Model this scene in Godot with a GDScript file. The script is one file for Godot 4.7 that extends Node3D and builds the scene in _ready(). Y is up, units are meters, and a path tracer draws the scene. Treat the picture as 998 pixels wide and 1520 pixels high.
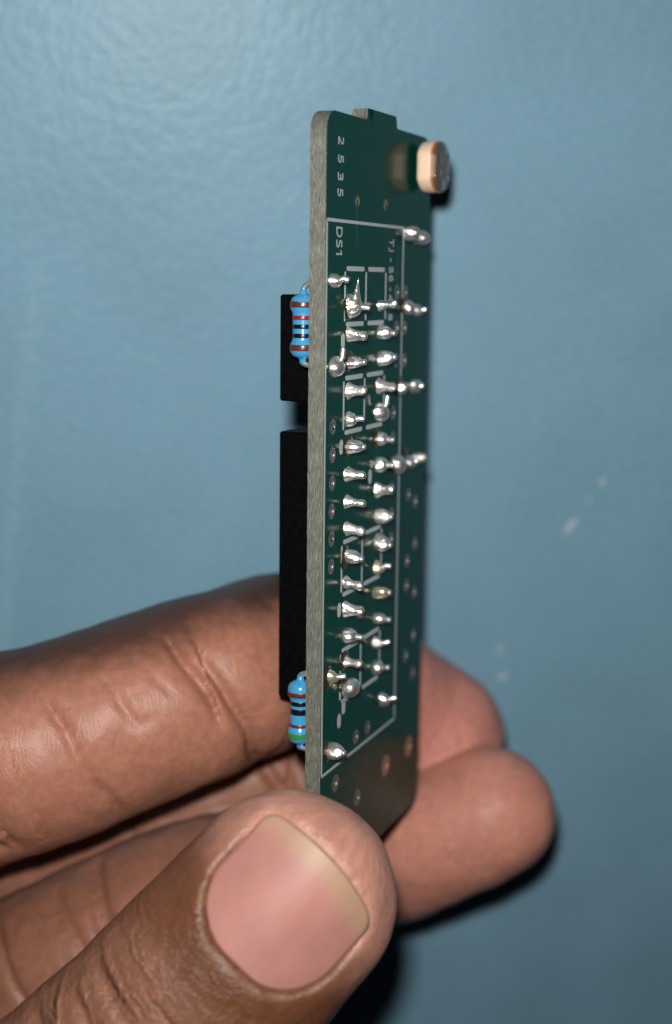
extends Node3D
# A hand holding a small green circuit board edge-on in front of a painted wall, lit by a phone's flash.
# Real size: builders work in millimetres and scale by MM when a mesh is made.

const MM := 0.001
const THICK := 1.5          # circuit board thickness
var taken := {}
var mat := {}

# ---------------------------------------------------------------- mesh helper
class MB:
	var v := PackedVector3Array()
	var n := PackedVector3Array()
	var uv := PackedVector2Array()
	var col := PackedColorArray()
	var idx := PackedInt32Array()
	var use_col := false
	func vert(p: Vector3, nn: Vector3, t := Vector2.ZERO, c := Color.WHITE) -> int:
		v.append(p); n.append(nn); uv.append(t); col.append(c)
		return v.size() - 1
	# convex polygon, turned so that it faces away from centre
	func face(pts: Array, centre: Vector3) -> void:
		var nn: Vector3 = Vector3.ZERO
		for i in pts.size():
			nn += (pts[i] - pts[0]).cross(pts[(i + 1) % pts.size()] - pts[0])
		nn = nn.normalized()
		var mid := Vector3.ZERO
		for p in pts: mid += p
		mid /= pts.size()
		var out := nn.dot(mid - centre) > 0.0
		if not out: nn = -nn
		var b := v.size()
		for p in pts: vert(p, nn, Vector2(p.x, p.y))
		for i in range(1, pts.size() - 1):
			if out: idx.append_array([b, b + i + 1, b + i])
			else: idx.append_array([b, b + i, b + i + 1])
	func box(c: Vector3, s: Vector3, bev := 0.0) -> void:
		var h := s * 0.5
		var i := h - Vector3.ONE * bev
		for ax in 3:
			var a := (ax + 1) % 3
			var b := (ax + 2) % 3
			for sg in [-1.0, 1.0]:
				var q := []
				for k in [[-1, -1], [1, -1], [1, 1], [-1, 1]]:
					var p := Vector3.ZERO
					p[ax] = h[ax] * sg; p[a] = i[a] * k[0]; p[b] = i[b] * k[1]
					q.append(c + p)
				face(q, c)
			if bev <= 0.0: continue
			for sa in [-1.0, 1.0]:
				for sb in [-1.0, 1.0]:
					var p0 := Vector3.ZERO; var p1 := Vector3.ZERO; var p2 := Vector3.ZERO; var p3 := Vector3.ZERO
					p0[a] = h[a] * sa; p0[b] = i[b] * sb; p0[ax] = -i[ax]
					p1 = p0; p1[ax] = i[ax]
					p2[a] = i[a] * sa; p2[b] = h[b] * sb; p2[ax] = i[ax]
					p3 = p2; p3[ax] = -i[ax]
					face([c + p0, c + p1, c + p2, c + p3], c)
		if bev > 0.0:
			for x in [-1.0, 1.0]:
				for y in [-1.0, 1.0]:
					for z in [-1.0, 1.0]:
						face([c + Vector3(h.x * x, i.y * y, i.z * z), c + Vector3(i.x * x, h.y * y, i.z * z), c + Vector3(i.x * x, i.y * y, h.z * z)], c)
	# smooth sheet through rows of points; wrapped along a row when wrap is set
	func grid(rows: Array, wrap := true, inside := false) -> void:
		var b := v.size()
		var w: int = rows[0].size()
		var mid := Vector3.ZERO
		for r in rows:
			for p in r: mid += p
		mid /= rows.size() * w
		var acc := PackedVector3Array(); acc.resize(rows.size() * w)
		var tris := []
		for y in rows.size() - 1:
			for x in (w if wrap else w - 1):
				var x2 := (x + 1) % w
				tris.append([y * w + x, y * w + x2, (y + 1) * w + x2])
				tris.append([y * w + x, (y + 1) * w + x2, (y + 1) * w + x])
		var side := 0.0
		for t in tris:
			var p0: Vector3 = rows[t[0] / w][t[0] % w]; var p1: Vector3 = rows[t[1] / w][t[1] % w]; var p2: Vector3 = rows[t[2] / w][t[2] % w]
			var f := (p2 - p0).cross(p1 - p0)
			side += f.dot((p0 + p1 + p2) / 3.0 - mid)
			for k in t: acc[k] += f
		var sg := 1.0 if (side > 0.0) != inside else -1.0
		for y in rows.size():
			for x in w: vert(rows[y][x], (acc[y * w + x] * sg).normalized(), Vector2(float(x) / w, float(y) / rows.size()))
		for t in tris:
			if sg > 0.0: idx.append_array([b + t[0], b + t[1], b + t[2]])
			else: idx.append_array([b + t[0], b + t[2], b + t[1]])
	# turned shape about the axis from o along d: profile of [radius, height]
	func lathe(o: Vector3, d: Vector3, prof: Array, seg := 16, wob := 0.0, seed_ := 0, lean := Vector3.ZERO) -> void:
		d = d.normalized()
		var a := d.cross(Vector3(0.31, 0.87, 0.2)).normalized()
		var b := d.cross(a)
		var rng := RandomNumberGenerator.new(); rng.seed = seed_ + 7
		var ph := [rng.randf() * TAU, rng.randf() * TAU, rng.randf() * TAU]
		var rows := []
		for q in prof:
			var row := []
			for k in seg:
				var an := TAU * k / seg
				var r: float = q[0] * (1.0 + wob * (sin(2.0 * an + ph[0] + q[1]) + 0.6 * sin(3.0 * an + ph[1] - 2.0 * q[1]) + 0.4 * sin(5.0 * an + ph[2] + 3.0 * q[1])))
				row.append(o + d * q[1] + (a * cos(an) + b * sin(an)) * r + lean * q[1])
			rows.append(row)
		grid(rows)
	func tube(path: Array, r: float, seg := 10, r_end := -1.0) -> void:
		var rows := []
		var a := Vector3.ZERO
		for i in path.size():
			var t: Vector3 = (path[mini(i + 1, path.size() - 1)] - path[maxi(i - 1, 0)]).normalized()
			if i == 0: a = t.cross(Vector3(0.4, 0.3, 0.86)).normalized()
			a = (a - t * a.dot(t)).normalized()
			var b := t.cross(a)
			var rr := r if r_end < 0.0 else lerpf(r, r_end, float(i) / (path.size() - 1))
			var row := []
			for k in seg: row.append(path[i] + (a * cos(TAU * k / seg) + b * sin(TAU * k / seg)) * rr)
			if i == 0:
				var s := []
				for k in seg: s.append(path[i])
				rows.append(s)
			rows.append(row)
			if i == path.size() - 1:
				var s := []
				for k in seg: s.append(path[i] + t * rr * 0.3)
				rows.append(s)
		grid(rows)
	func mesh(scale := 0.001) -> ArrayMesh:
		var arr := []; arr.resize(Mesh.ARRAY_MAX)
		var sv := PackedVector3Array(); sv.resize(v.size())
		for i in v.size(): sv[i] = v[i] * scale
		arr[Mesh.ARRAY_VERTEX] = sv; arr[Mesh.ARRAY_NORMAL] = n; arr[Mesh.ARRAY_TEX_UV] = uv; arr[Mesh.ARRAY_INDEX] = idx
		if use_col: arr[Mesh.ARRAY_COLOR] = col
		var m := ArrayMesh.new(); m.add_surface_from_arrays(Mesh.PRIMITIVE_TRIANGLES, arr)
		return m

# ---------------------------------------------------------------- scene helpers
func numbered(called: String, parent: Node) -> String:
	var key := "%d/%s" % [parent.get_instance_id(), called]
	var k: int = taken.get(key, 0)
	taken[key] = k + 1
	return called if k == 0 else "%s_%03d" % [called, k]

func part(called: String, m: Mesh, material: Material, parent: Node, at := Vector3.ZERO, basis_ := Basis()) -> MeshInstance3D:
	var o := MeshInstance3D.new()
	o.name = numbered(called, parent); o.mesh = m
	for s in m.get_surface_count(): o.set_surface_override_material(s, material)
	o.transform = Transform3D(basis_, at * MM)
	parent.add_child(o, true)
	return o

func thing(called: String, label: String, category: String, at: Transform3D) -> Node3D:
	var o := Node3D.new(); o.name = numbered(called, self); o.transform = at
	o.set_meta("label", label); o.set_meta("category", category)
	add_child(o, true)
	return o

func lin(r: float, g: float, b: float) -> Color: return Color(r, g, b).linear_to_srgb()

func make(called: String, c: Color, rough: float, metal := 0.0, spec := 0.5) -> StandardMaterial3D:
	var m := StandardMaterial3D.new()
	m.resource_name = called; m.albedo_color = c; m.roughness = rough; m.metallic = metal; m.metallic_specular = spec
	mat[called] = m
	return m

func noise_image(seed_: int, size: int, freq: float, oct := 4, type := FastNoiseLite.TYPE_SIMPLEX_SMOOTH) -> Image:
	var f := FastNoiseLite.new(); f.seed = seed_; f.frequency = freq; f.noise_type = type
	f.fractal_octaves = oct
	return f.get_seamless_image(size, size, false, false, 0.12, true)

func tex(bytes: PackedByteArray, w: int, h: int, fmt := Image.FORMAT_L8) -> ImageTexture:
	return ImageTexture.create_from_image(Image.create_from_data(w, h, false, fmt, bytes))

func sstep(a: float, b: float, x: float) -> float:
	var t := clampf((x - a) / (b - a), 0.0, 1.0)
	return t * t * (3.0 - 2.0 * t)

# ================================================================ build
func _ready() -> void:
	camera_and_light()
	materials()
	wall()
	circuit_board()
	hand()

func camera_and_light() -> void:
	var cam := Camera3D.new(); cam.name = "camera"
	var at := CameraAttributesPhysical.new()
	at.frustum_focal_length = 32.247      # 40.8 degrees of view from top to bottom
	at.frustum_focus_distance = 0.1235
	at.exposure_aperture = 11.0
	at.frustum_near = 0.01; at.frustum_far = 10.0
	cam.attributes = at
	cam.fov = 40.82; cam.near = 0.01; cam.far = 10.0
	add_child(cam)
	cam.current = true
	var env := Environment.new()
	env.background_mode = Environment.BG_COLOR
	env.background_color = Color(0.045, 0.05, 0.06)
	env.background_energy_multiplier = 1.0
	env.tonemap_mode = Environment.TONE_MAPPER_LINEAR
	env.tonemap_exposure = 1.0
	env.sdfgi_enabled = true; env.ssao_enabled = true; env.ssil_enabled = true
	var we := WorldEnvironment.new(); we.name = "environment"; we.environment = env
	add_child(we)
	# the phone's flash: a small bright patch about a centimetre above the lens
	var flash := AreaLight3D.new(); flash.name = "phone_flash"
	flash.area_size = Vector2(0.005, 0.005)
	flash.area_normalize_energy = true
	flash.light_color = Color(1.0, 0.985, 0.96)
	flash.light_energy = 0.0255
	flash.area_range = 3.0
	flash.area_attenuation = 2.0
	flash.shadow_enabled = true
	flash.position = Vector3(-0.003, 0.0115, 0.0)
	add_child(flash)

func materials() -> void:
	make("solder", lin(0.86, 0.85, 0.82), 0.32, 0.92)
	mat.solder.normal_enabled = false
	make("dull_solder", lin(0.55, 0.54, 0.52), 0.48, 0.85)
	make("flux_solder", lin(0.72, 0.65, 0.48), 0.25, 0.8)
	make("tinned_lead", lin(0.78, 0.78, 0.78), 0.36, 0.9)
	make("plating", lin(0.30, 0.28, 0.27), 0.4, 0.8)
	make("bare_copper", lin(0.42, 0.23, 0.17), 0.45, 0.5)
	make("flux", lin(0.035, 0.020, 0.008), 0.18, 0.0, 0.5)
	make("shaded_fibre", lin(0.065, 0.066, 0.045), 0.6)  # fibre colour darkened to paint the shade inside the drilled holes
	make("print_white", lin(0.44, 0.48, 0.50), 0.7)
	make("black_plastic", lin(0.0022, 0.0025, 0.0036), 0.5, 0.0, 0.16)
	make("resistor_blue", lin(0.045, 0.27, 0.52), 0.25)
	make("band_brown", lin(0.09, 0.024, 0.014), 0.3)
	make("band_red", lin(0.22, 0.012, 0.02), 0.3)
	make("band_black", lin(0.004, 0.004, 0.007), 0.28)
	make("band_green", lin(0.03, 0.20, 0.05), 0.3)
	make("ceramic", lin(0.74, 0.54, 0.40), 0.4)
	make("rust_rim", lin(0.42, 0.13, 0.035), 0.3)
	make("track", lin(0.16, 0.075, 0.045), 0.25)
	make("sensor_face", lin(0.085, 0.07, 0.065), 0.14)
	# dust and scratches over the black plastic
	var bp := noise_image(31, 256, 0.05, 3)
	mat.black_plastic.heightmap_enabled = true
	mat.black_plastic.heightmap_scale = 0.0012
	mat.black_plastic.heightmap_texture = ImageTexture.create_from_image(bp)
	var dust := PackedByteArray(); dust.resize(256 * 256 * 3)
	var dn := noise_image(33, 256, 0.22, 2).get_data(); var db := noise_image(34, 256, 0.02, 2).get_data()
	for i in 256 * 256:
		var k := 60.0 + 30.0 * (db[i] / 255.0 - 0.5) + 195.0 * clampf((dn[i] - 205.0) / 20.0, 0.0, 1.0)
		for q in 3: dust[i * 3 + q] = int(clampf(k, 0, 255))
	mat.black_plastic.albedo_color = lin(0.03, 0.033, 0.042)
	mat.black_plastic.albedo_texture = tex(dust, 256, 256, Image.FORMAT_RGB8)
	mat.black_plastic.uv1_triplanar = true
	mat.black_plastic.uv1_scale = Vector3.ONE * 250.0
	# uneven solder
	for k in ["solder", "dull_solder"]:
		mat[k].heightmap_enabled = true
		mat[k].heightmap_scale = 0.007
		mat[k].heightmap_texture = ImageTexture.create_from_image(noise_image(5, 256, 0.03, 3))
		mat[k].uv1_triplanar = true
		mat[k].uv1_scale = Vector3.ONE * 350.0
	# solder mask with fine orange peel
	var m := make("solder_mask", lin(0.0008, 0.043, 0.030), 0.16, 0.0, 0.20)
	m.heightmap_enabled = true; m.heightmap_scale = 0.0006
	m.heightmap_texture = ImageTexture.create_from_image(noise_image(9, 512, 0.012, 4))
	m.uv1_triplanar = true; m.uv1_scale = Vector3.ONE * 80.0
	# sawn glass-fibre edge: streaks along the cut
	var f := make("fibre_edge", Color.WHITE, 0.5, 0.0, 0.5)
	var w := 256
	var src := noise_image(3, 512, 0.03, 4)
	var fine := noise_image(4, 512, 0.11, 3)
	var rgb := PackedByteArray(); rgb.resize(w * w * 3)
	var hgt := PackedByteArray(); hgt.resize(w * w)
	for y in w:
		for x in w:
			var a := src.get_pixel(x * 4 % 512, y / 4 + 40).r * 0.45 + fine.get_pixel(x * 2 % 512, y / 5).r * 0.55
			var sp := fine.get_pixel((x * 2 + 200) % 512, (y / 4 + 77) % 512).r
			var k := 0.62 + 0.45 * (a - 0.5) + 0.7 * clampf((sp - 0.62) * 5.0, 0.0, 1.0)
			var at := (y * w + x) * 3
			rgb[at] = int(clampf(k * 140.0, 0, 255)); rgb[at + 1] = int(clampf(k * 143.0, 0, 255)); rgb[at + 2] = int(clampf(k * 130.0, 0, 255))
			hgt[y * w + x] = int(clampf(a * 255.0, 0, 255))
	f.albedo_texture = tex(rgb, w, w, Image.FORMAT_RGB8)
	f.heightmap_enabled = true; f.heightmap_scale = 0.006; f.heightmap_texture = tex(hgt, w, w)

# ---------------------------------------------------------------- the wall
func wall() -> void:
	# its nearest point lies up and to the left of the lens
	var nrm := Vector3(0.11, -0.355, 1.0).normalized()
	var up := (Vector3.UP - nrm * nrm.dot(Vector3.UP)).normalized()
	var b := Basis(up.cross(nrm).normalized(), up, nrm)
	var size := 1024
	var span := 0.22
	var coarse := noise_image(21, size, 0.07, 3)
	var fine := noise_image(22, size, 0.14, 2)
	var broad := noise_image(23, size, 0.01, 2)
	var hgt := PackedByteArray(); hgt.resize(size * size)
	var rgb := PackedByteArray(); rgb.resize(size * size * 3)
	var cb := coarse.get_data(); var fb := fine.get_data(); var bb := broad.get_data()
	# pale scuffs: place (fraction of the sheet), half lengths and turn
	var scuffs := [[0.6385, 0.5083, 0.0058, 0.0026, 1.0], [0.6019, 0.5877, 0.0032, 0.0016, 1.0], [0.6054, 0.6056, 0.0030, 0.0024, 0.3], [0.6554, 0.4805, 0.0036, 0.0013, 1.1], [0.648, 0.492, 0.0020, 0.0010, 1.1]]
	for y in size:
		for x in size:
			var i := y * size + x
			var c := cb[i] / 255.0 - 0.5
			var f := fb[i] / 255.0 - 0.5
			var o := bb[i] / 255.0 - 0.5
			var h := 0.5 + 0.45 * c + 0.2 * f + 0.2 * o
			hgt[i] = int(clampf(h * 255.0, 0, 255))
			var k := 1.0 + 0.05 * f + 0.05 * o
			var add := 0.0
			var fx := float(x) / size; var fy := float(y) / size
			for s in scuffs:
				var dx: float = fx - s[0]; var dy: float = fy - s[1]
				if absf(dx) < 0.012 and absf(dy) < 0.012:
					var u: float = (dx * cos(s[4]) - dy * sin(s[4])) / s[2]
					var v: float = (dx * sin(s[4]) + dy * cos(s[4])) / s[3]
					add = maxf(add, clampf(1.3 - (u * u + v * v) + f * 1.2, 0.0, 1.0))
			# the lap of a second coat down the left
			var lap := 0.3335 - maxf(fy - 0.3647, 0.0) * 0.115 + 0.002 * o
			var ridge := exp(-pow((fx - lap) / 0.0045, 2.0)) * sstep(0.33, 0.40, fy) * (0.6 + f)
			add = maxf(add, 0.22 * ridge)
			hgt[i] = int(clampf(h * 255.0 + 70.0 * ridge, 0, 255))
			rgb[i * 3] = int(clampf(lerpf(124.0 * k, 200.0, add * 0.7), 0, 255))
			rgb[i * 3 + 1] = int(clampf(lerpf(164.0 * k, 212.0, add * 0.7), 0, 255))
			rgb[i * 3 + 2] = int(clampf(lerpf(186.0 * k, 222.0, add * 0.7), 0, 255))
	var m := make("wall_paint", Color.WHITE, 0.4, 0.0, 0.32)
	m.albedo_texture = tex(rgb, size, size, Image.FORMAT_RGB8)
	m.heightmap_enabled = true; m.heightmap_scale = 0.011
	m.heightmap_texture = tex(hgt, size, size)
	var st := MB.new()
	var h := 0.45
	st.box(Vector3(0, 0, -0.02), Vector3(h * 2, h * 2, 0.04), 0.0)
	for i in st.v.size(): st.uv[i] = Vector2(st.v[i].x / span + 0.5, 0.5 - st.v[i].y / span)
	var o := part("wall", st.mesh(1.0), m, self)
	o.transform = Transform3D(b, Vector3(0, 0, -0.174))
	o.set_meta("label", "blue grey painted wall with roller texture behind the hand")
	o.set_meta("kind", "structure")

# ---------------------------------------------------------------- the circuit board
# own axes: x across the board (u), -y down it (v), z out of the face we see (w)
func bp(u: float, v: float, w := 0.0) -> Vector3: return Vector3(u, -v, w)

func arc(list: Array, cu: float, cv: float, r: float, from: float, to: float, n: int) -> void:
	for i in n + 1:
		var a := deg_to_rad(lerpf(from, to, float(i) / n))
		list.append(Vector2(cu + r * cos(a), cv + r * sin(a)))

func outline() -> PackedVector2Array:
	var l := []
	var x0 := -0.3; var x1 := 26.7; var y0 := -9.2; var y1 := 61.7
	arc(l, x0 + 1.9, y0 + 1.9, 1.9, 180, 270, 8)
	arc(l, 8.6, y0 - 0.45, 0.45, 90, 0, 3)
	l.append(Vector2(9.05, -10.25))
	arc(l, 16.2, -9.95, 0.35, 270, 360, 3)
	arc(l, 17.0, y0 - 0.4, 0.4, 180, 90, 3)
	arc(l, x1 - 2.2, y0 + 2.2, 2.2, 270, 360, 8)
	arc(l, x1 - 2.2, y1 - 2.2, 2.2, 0, 90, 8)
	arc(l, x0 + 1.9, y1 - 1.9, 1.9, 90, 180, 8)
	# fill the long sides so that the sheet can be triangulated evenly
	var out := PackedVector2Array()
	for i in l.size():
		var a: Vector2 = l[i]; var b: Vector2 = l[(i + 1) % l.size()]
		var n := maxi(1, int(a.distance_to(b) / 1.2))
		if a.distance_to(b) < 0.01: continue
		for k in n: out.append(a.lerp(b, float(k) / n))
	return out

# every hole: u, v, hole radius, pad radius, kind (0 tinned, 1 bare copper, 2 no pad)
func holes() -> Array:
	var l := []
	for i in 6:
		l.append([1.72, 18.02 + 2.54 * i, 0.42, 0.72, 0])
		l.append([16.96, 18.02 + 2.54 * i, 0.42, 0.72, 0])
	for p in [[17.4, 6.24], [19.7, 6.24], [17.5, 9.7], [19.7, 9.74], [17.5, 12.9], [19.8, 12.97], [21.86, 26.9], [24.0, 27.9], [24.1, 32.4], [21.9, 33.9], [21.8, 36.5], [24.3, 37.7], [24.3, 42.4], [22.0, 44.1], [24.3, 46.6], [11.4, 48.8], [8.3, 48.8]]:
		l.append([p[0], p[1], 0.40, 0.72, 0])
	for p in [[3.28, 51.83], [8.85, 55.2], [9.06, 57.9]]: l.append([p[0], p[1], 0.42, 0.85, 0])
	for p in [[16.7, 54.5], [23.6, 54.6]]: l.append([p[0], p[1], 0.5, 1.15, 1])
	for p in [[6.84, -1.9], [13.96, -2.0]]: l.append([p[0], p[1], 0.62, 0.0, 2])
	return l

func circuit_board() -> void:
	var basis_ := Basis(Vector3(0.39002728, 0.14783085, -0.90885905), Vector3(0.01156693, 0.98616398, 0.16536874), Vector3(0.92073065, -0.07501103, 0.3829209)).orthonormalized()
	var o := thing("circuit_board", "green circuit board held edge-on with soldered joints and blue resistors", "circuit board", Transform3D(basis_, Vector3(-0.76141553, 25.09042561, -117.92273881) * MM))
	var edge := outline()
	var hs := holes()
	# faces with real holes
	var pts := PackedVector2Array(edge)
	var inner := Geometry2D.offset_polygon(edge, -1.2)
	for p in inner[0]: pts.append(p)
	for h in hs:
		for k in 14: pts.append(Vector2(h[0], h[1]) + Vector2.from_angle(TAU * (k + 0.5) / 14) * h[2])
	var gx := 1.2
	while gx < 26.0:
		var gy := -7.0
		while gy < 61.0:
			var free := true
			for h in hs:
				if Vector2(gx, gy).distance_to(Vector2(h[0], h[1])) < h[2] + 0.5: free = false
			if free: pts.append(Vector2(gx, gy + 0.01 * sin(gx * 7.0)))
			gy += 3.0
		gx += 3.0
	var tri := Geometry2D.triangulate_delaunay(pts)
	var front := MB.new(); var back := MB.new()
	for p in pts:
		front.vert(bp(p.x, p.y, 0.0), Vector3(0, 0, 1), p); back.vert(bp(p.x, p.y, -THICK), Vector3(0, 0, -1), p)
	for t in range(0, tri.size(), 3):
		var a := pts[tri[t]]; var b := pts[tri[t + 1]]; var c := pts[tri[t + 2]]
		var mid := (a + b + c) / 3.0
		if not Geometry2D.is_point_in_polygon(mid, edge): continue
		var cut := false
		for h in hs:
			if mid.distance_to(Vector2(h[0], h[1])) < h[2] * 0.97: cut = true
		if cut: continue
		var turn := (b - a).cross(c - a) > 0.0   # v runs down, so a positive turn is clockwise on the face
		if turn:
			front.idx.append_array([tri[t], tri[t + 1], tri[t + 2]]); back.idx.append_array([tri[t], tri[t + 2], tri[t + 1]])
		else:
			front.idx.append_array([tri[t], tri[t + 2], tri[t + 1]]); back.idx.append_array([tri[t], tri[t + 1], tri[t + 2]])
	part("solder_mask", front.mesh(), mat.solder_mask, o)
	part("solder_mask", back.mesh(), mat.solder_mask, o)
	# the sawn edge
	var st := MB.new()
	var run := 0.0
	var n := edge.size()
	for i in n:
		var a := edge[i]; var b := edge[(i + 1) % n]; var z := edge[(i + n - 1) % n]; var c := edge[(i + 2) % n]
		var na := Vector2((b - z).y, -(b - z).x).normalized(); var nb := Vector2((c - a).y, -(c - a).x).normalized()
		var ln := a.distance_to(b)
		var d := (b - a).normalized()
		if absf(d.angle_to((c - b).normalized())) > 0.9: nb = Vector2(d.y, -d.x)
		if absf(d.angle_to((a - z).normalized())) > 0.9: na = Vector2(d.y, -d.x)
		var base := st.v.size()
		st.vert(bp(a.x, a.y, 0), Vector3(na.x, -na.y, 0), Vector2(0, run / 9.0)); st.vert(bp(b.x, b.y, 0), Vector3(nb.x, -nb.y, 0), Vector2(0, (run + ln) / 9.0))
		st.vert(bp(b.x, b.y, -THICK), Vector3(nb.x, -nb.y, 0), Vector2(1, (run + ln) / 9.0)); st.vert(bp(a.x, a.y, -THICK), Vector3(na.x, -na.y, 0), Vector2(1, run / 9.0))
		st.idx.append_array([base, base + 2, base + 1, base, base + 3, base + 2])
		run += ln
	part("fibre_edge", st.mesh(), mat.fibre_edge, o)
	# pads and plated barrels
	var shapes := {}
	for h in hs:
		var key := "%.2f %.2f" % [h[2], h[3]]
		if not shapes.has(key):
			var mb := MB.new()
			var r0: float = h[2] - 0.02; var r1: float = h[3]
			var prof := [[r0 - 0.03, -THICK], [r0 - 0.03, -0.06], [r0, 0.02], [r0 + 0.05, 0.045], [r1 - 0.05, 0.04], [r1, 0.004]]
			if r1 == 0.0: prof = [[r0 + 0.015, -THICK], [r0 + 0.015, -0.02]]
			mb.lathe(Vector3.ZERO, Vector3(0, 0, 1), prof, 20)
			shapes[key] = mb.mesh()
		part("drilled_hole" if h[4] == 2 else "plated_hole", shapes[key], [mat.plating, mat.bare_copper, mat.shaded_fibre][h[4]], o, bp(h[0], h[1], 0))
	traces(o)
	silkscreen(o)
	for s in [[6.45, 16.15, 4, 7.445], [18.95, 44.4, 10, 20.145]]: socket(o, s[0], s[1], s[2], s[3])
	resistor(o, 1.7, 6.45, 12.0, 5.2, 12.7, ["brown", "red", "black", "black", "brown"], [0.15, 0.36, 0.50, 0.645, 0.835], [0.10, 0.07, 0.07, 0.07, 0.10])
	resistor(o, 1.7, 41.75, 47.75, 40.9, 48.3, ["brown", "black", "black", "brown", "green"], [0.20, 0.345, 0.475, 0.70, 0.86], [0.08, 0.07, 0.095, 0.05, 0.10])
	photoresistor(o)
	joints(o)

func bar(st: MB, u0: float, v0: float, u1: float, v1: float, wd: float) -> void:
	# a printed stroke with round ends
	var a := Vector2(u0, v0); var b := Vector2(u1, v1)
	var d := (b - a).normalized(); var s := Vector2(-d.y, d.x) * wd * 0.5
	var ring := []
	for k in 7: ring.append(b + s.rotated(-PI * k / 6))
	for k in 7: ring.append(a - s.rotated(-PI * k / 6))
	var top := []; 
	for p in ring: top.append(bp(p.x, p.y, 0.016))
	st.face(top, bp(a.x, a.y, -5))
	for i in ring.size():
		var p: Vector2 = ring[i]; var q: Vector2 = ring[(i + 1) % ring.size()]
		st.face([bp(p.x, p.y, 0.016), bp(q.x, q.y, 0.016), bp(q.x, q.y, 0.0), bp(p.x, p.y, 0.0)], bp((u0 + u1) / 2, (v0 + v1) / 2, 0.008))

func traces(o: Node3D) -> void:
	# copper runs that stand out a little under the green
	var m := make("masked_copper", lin(0.0012, 0.056, 0.040), 0.16, 0.0, 0.20)
	var runs := [
		[1.1, 5.2, 3.4, 7.4, 5.18, 7.445], [3.0, 52.0, 3.0, 55.0, 8.8, 55.2], [5.18, 22.7, 8.2, 25.6, 8.2, 33.0, 12.8, 37.9], [12.8, 9.985, 15.4, 12.9, 17.5, 12.9], [12.8, 12.5, 16.4, 16.1, 16.96, 18.0], [5.18, 12.525, 7.4, 14.7, 7.4, 21.0, 12.8, 25.2],
		[12.8, 30.3, 15.1, 28.2, 16.96, 28.2], [5.18, 40.5, 2.6, 43.0, 2.6, 47.1], [16.96, 20.56, 20.6, 22.0, 21.0, 23.3], [19.7, 6.24, 21.6, 4.3, 22.2, 0.7], [17.9, 23.3, 19.6, 25.0, 19.6, 40.0, 22.0, 44.1], [21.86, 26.9, 23.2, 30.0, 24.1, 32.4], [8.3, 48.8, 8.3, 52.0, 9.06, 57.9],
		[11.4, 48.8, 14.0, 51.6, 16.7, 54.5], [6.84, -1.9, 6.84, 2.6, 12.8, 7.4], [13.96, -2.0, 17.6, 1.6, 17.4, 6.24], [24.3, 46.6, 25.2, 49.0, 23.6, 54.6], [1.72, 18.02, 3.4, 19.4, 5.18, 20.1], [1.72, 28.18, 3.4, 29.6, 5.18, 30.3],
	]
	for q in runs:
		var st := MB.new()
		for k in range(0, q.size() - 2, 2): bar(st, q[k], q[k + 1], q[k + 2], q[k + 3], 0.3)
		part("copper_trace", st.mesh(), m, o, Vector3(0, 0, -0.009))

func silkscreen(o: Node3D) -> void:
	var st := MB.new()
	bar(st, 0, 0, 19, 0, 0.28); bar(st, 19, 0, 19, 50.1, 0.28); bar(st, 19, 50.1, 0, 50.1, 0.28); bar(st, 0, 50.1, 0, 0, 0.28)
	part("printed_frame", st.mesh(), mat.print_white, o)
	for v0 in [4.1, 13.87, 28.97, 39.3]:
		var v1: float = v0 + 4.95
		for g in [[4.75, 8.55], [10.0, 13.8]]:
			for v in [v0, v1]:
				st = MB.new(); bar(st, g[0], v, g[1], v, 0.42); part("printed_segment", st.mesh(), mat.print_white, o)
		for u in [4.2, 9.25, 14.35]:
			st = MB.new(); bar(st, u, v0 + 0.4, u, v1 - 0.4, 0.3); part("printed_segment", st.mesh(), mat.print_white, o)
	for p in [[3.85, 10.5], [3.75, 20.05], [11.0, 23.66], [3.75, 35.2], [5.1, 44.9], [4.05, 45.95]]:
		st = MB.new(); bar(st, p[0], p[1] - 0.3, p[0], p[1] + 0.3, 0.8); part("printed_dot", st.mesh(), mat.print_white, o)
	for t in [["2", 2.85, -6.75, 1.1], ["5", 2.85, -5.25, 1.1], ["3", 2.83, -3.75, 1.1], ["5", 2.8, -2.4, 1.1], ["DS1", 2.7, 1.85, 1.2]]:
		lettering(o, t[0], t[1], t[2], t[3])
	var code := "TJ-56-428"
	var places := [1.5, 2.3, 3.15, 4.1, 4.9, 5.95, 6.8, 7.7, 8.6]
	for i in code.length(): lettering(o, code[i], 15.7, places[i], 1.0)

func lettering(o: Node3D, words: String, u: float, v: float, size: float) -> void:
	var t := TextMesh.new()
	var f := SystemFont.new(); f.font_names = PackedStringArray(["Droid Sans"])
	t.text = words; t.font = f; t.font_size = 32; t.pixel_size = 0.01; t.depth = 0.22 * 0.02 / size
	t.curve_step = 1.0
	t.horizontal_alignment = HORIZONTAL_ALIGNMENT_CENTER
	t.vertical_alignment = VERTICAL_ALIGNMENT_CENTER
	# it reads down the board, tops of the letters to the far edge
	part("printed_lettering", t, mat.print_white, o, bp(u, v, 0.01), Basis(Vector3(0, -1, 0), Vector3(1, 0, 0), Vector3(0, 0, 1)).scaled(Vector3.ONE * (size * MM / 0.228)))

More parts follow.
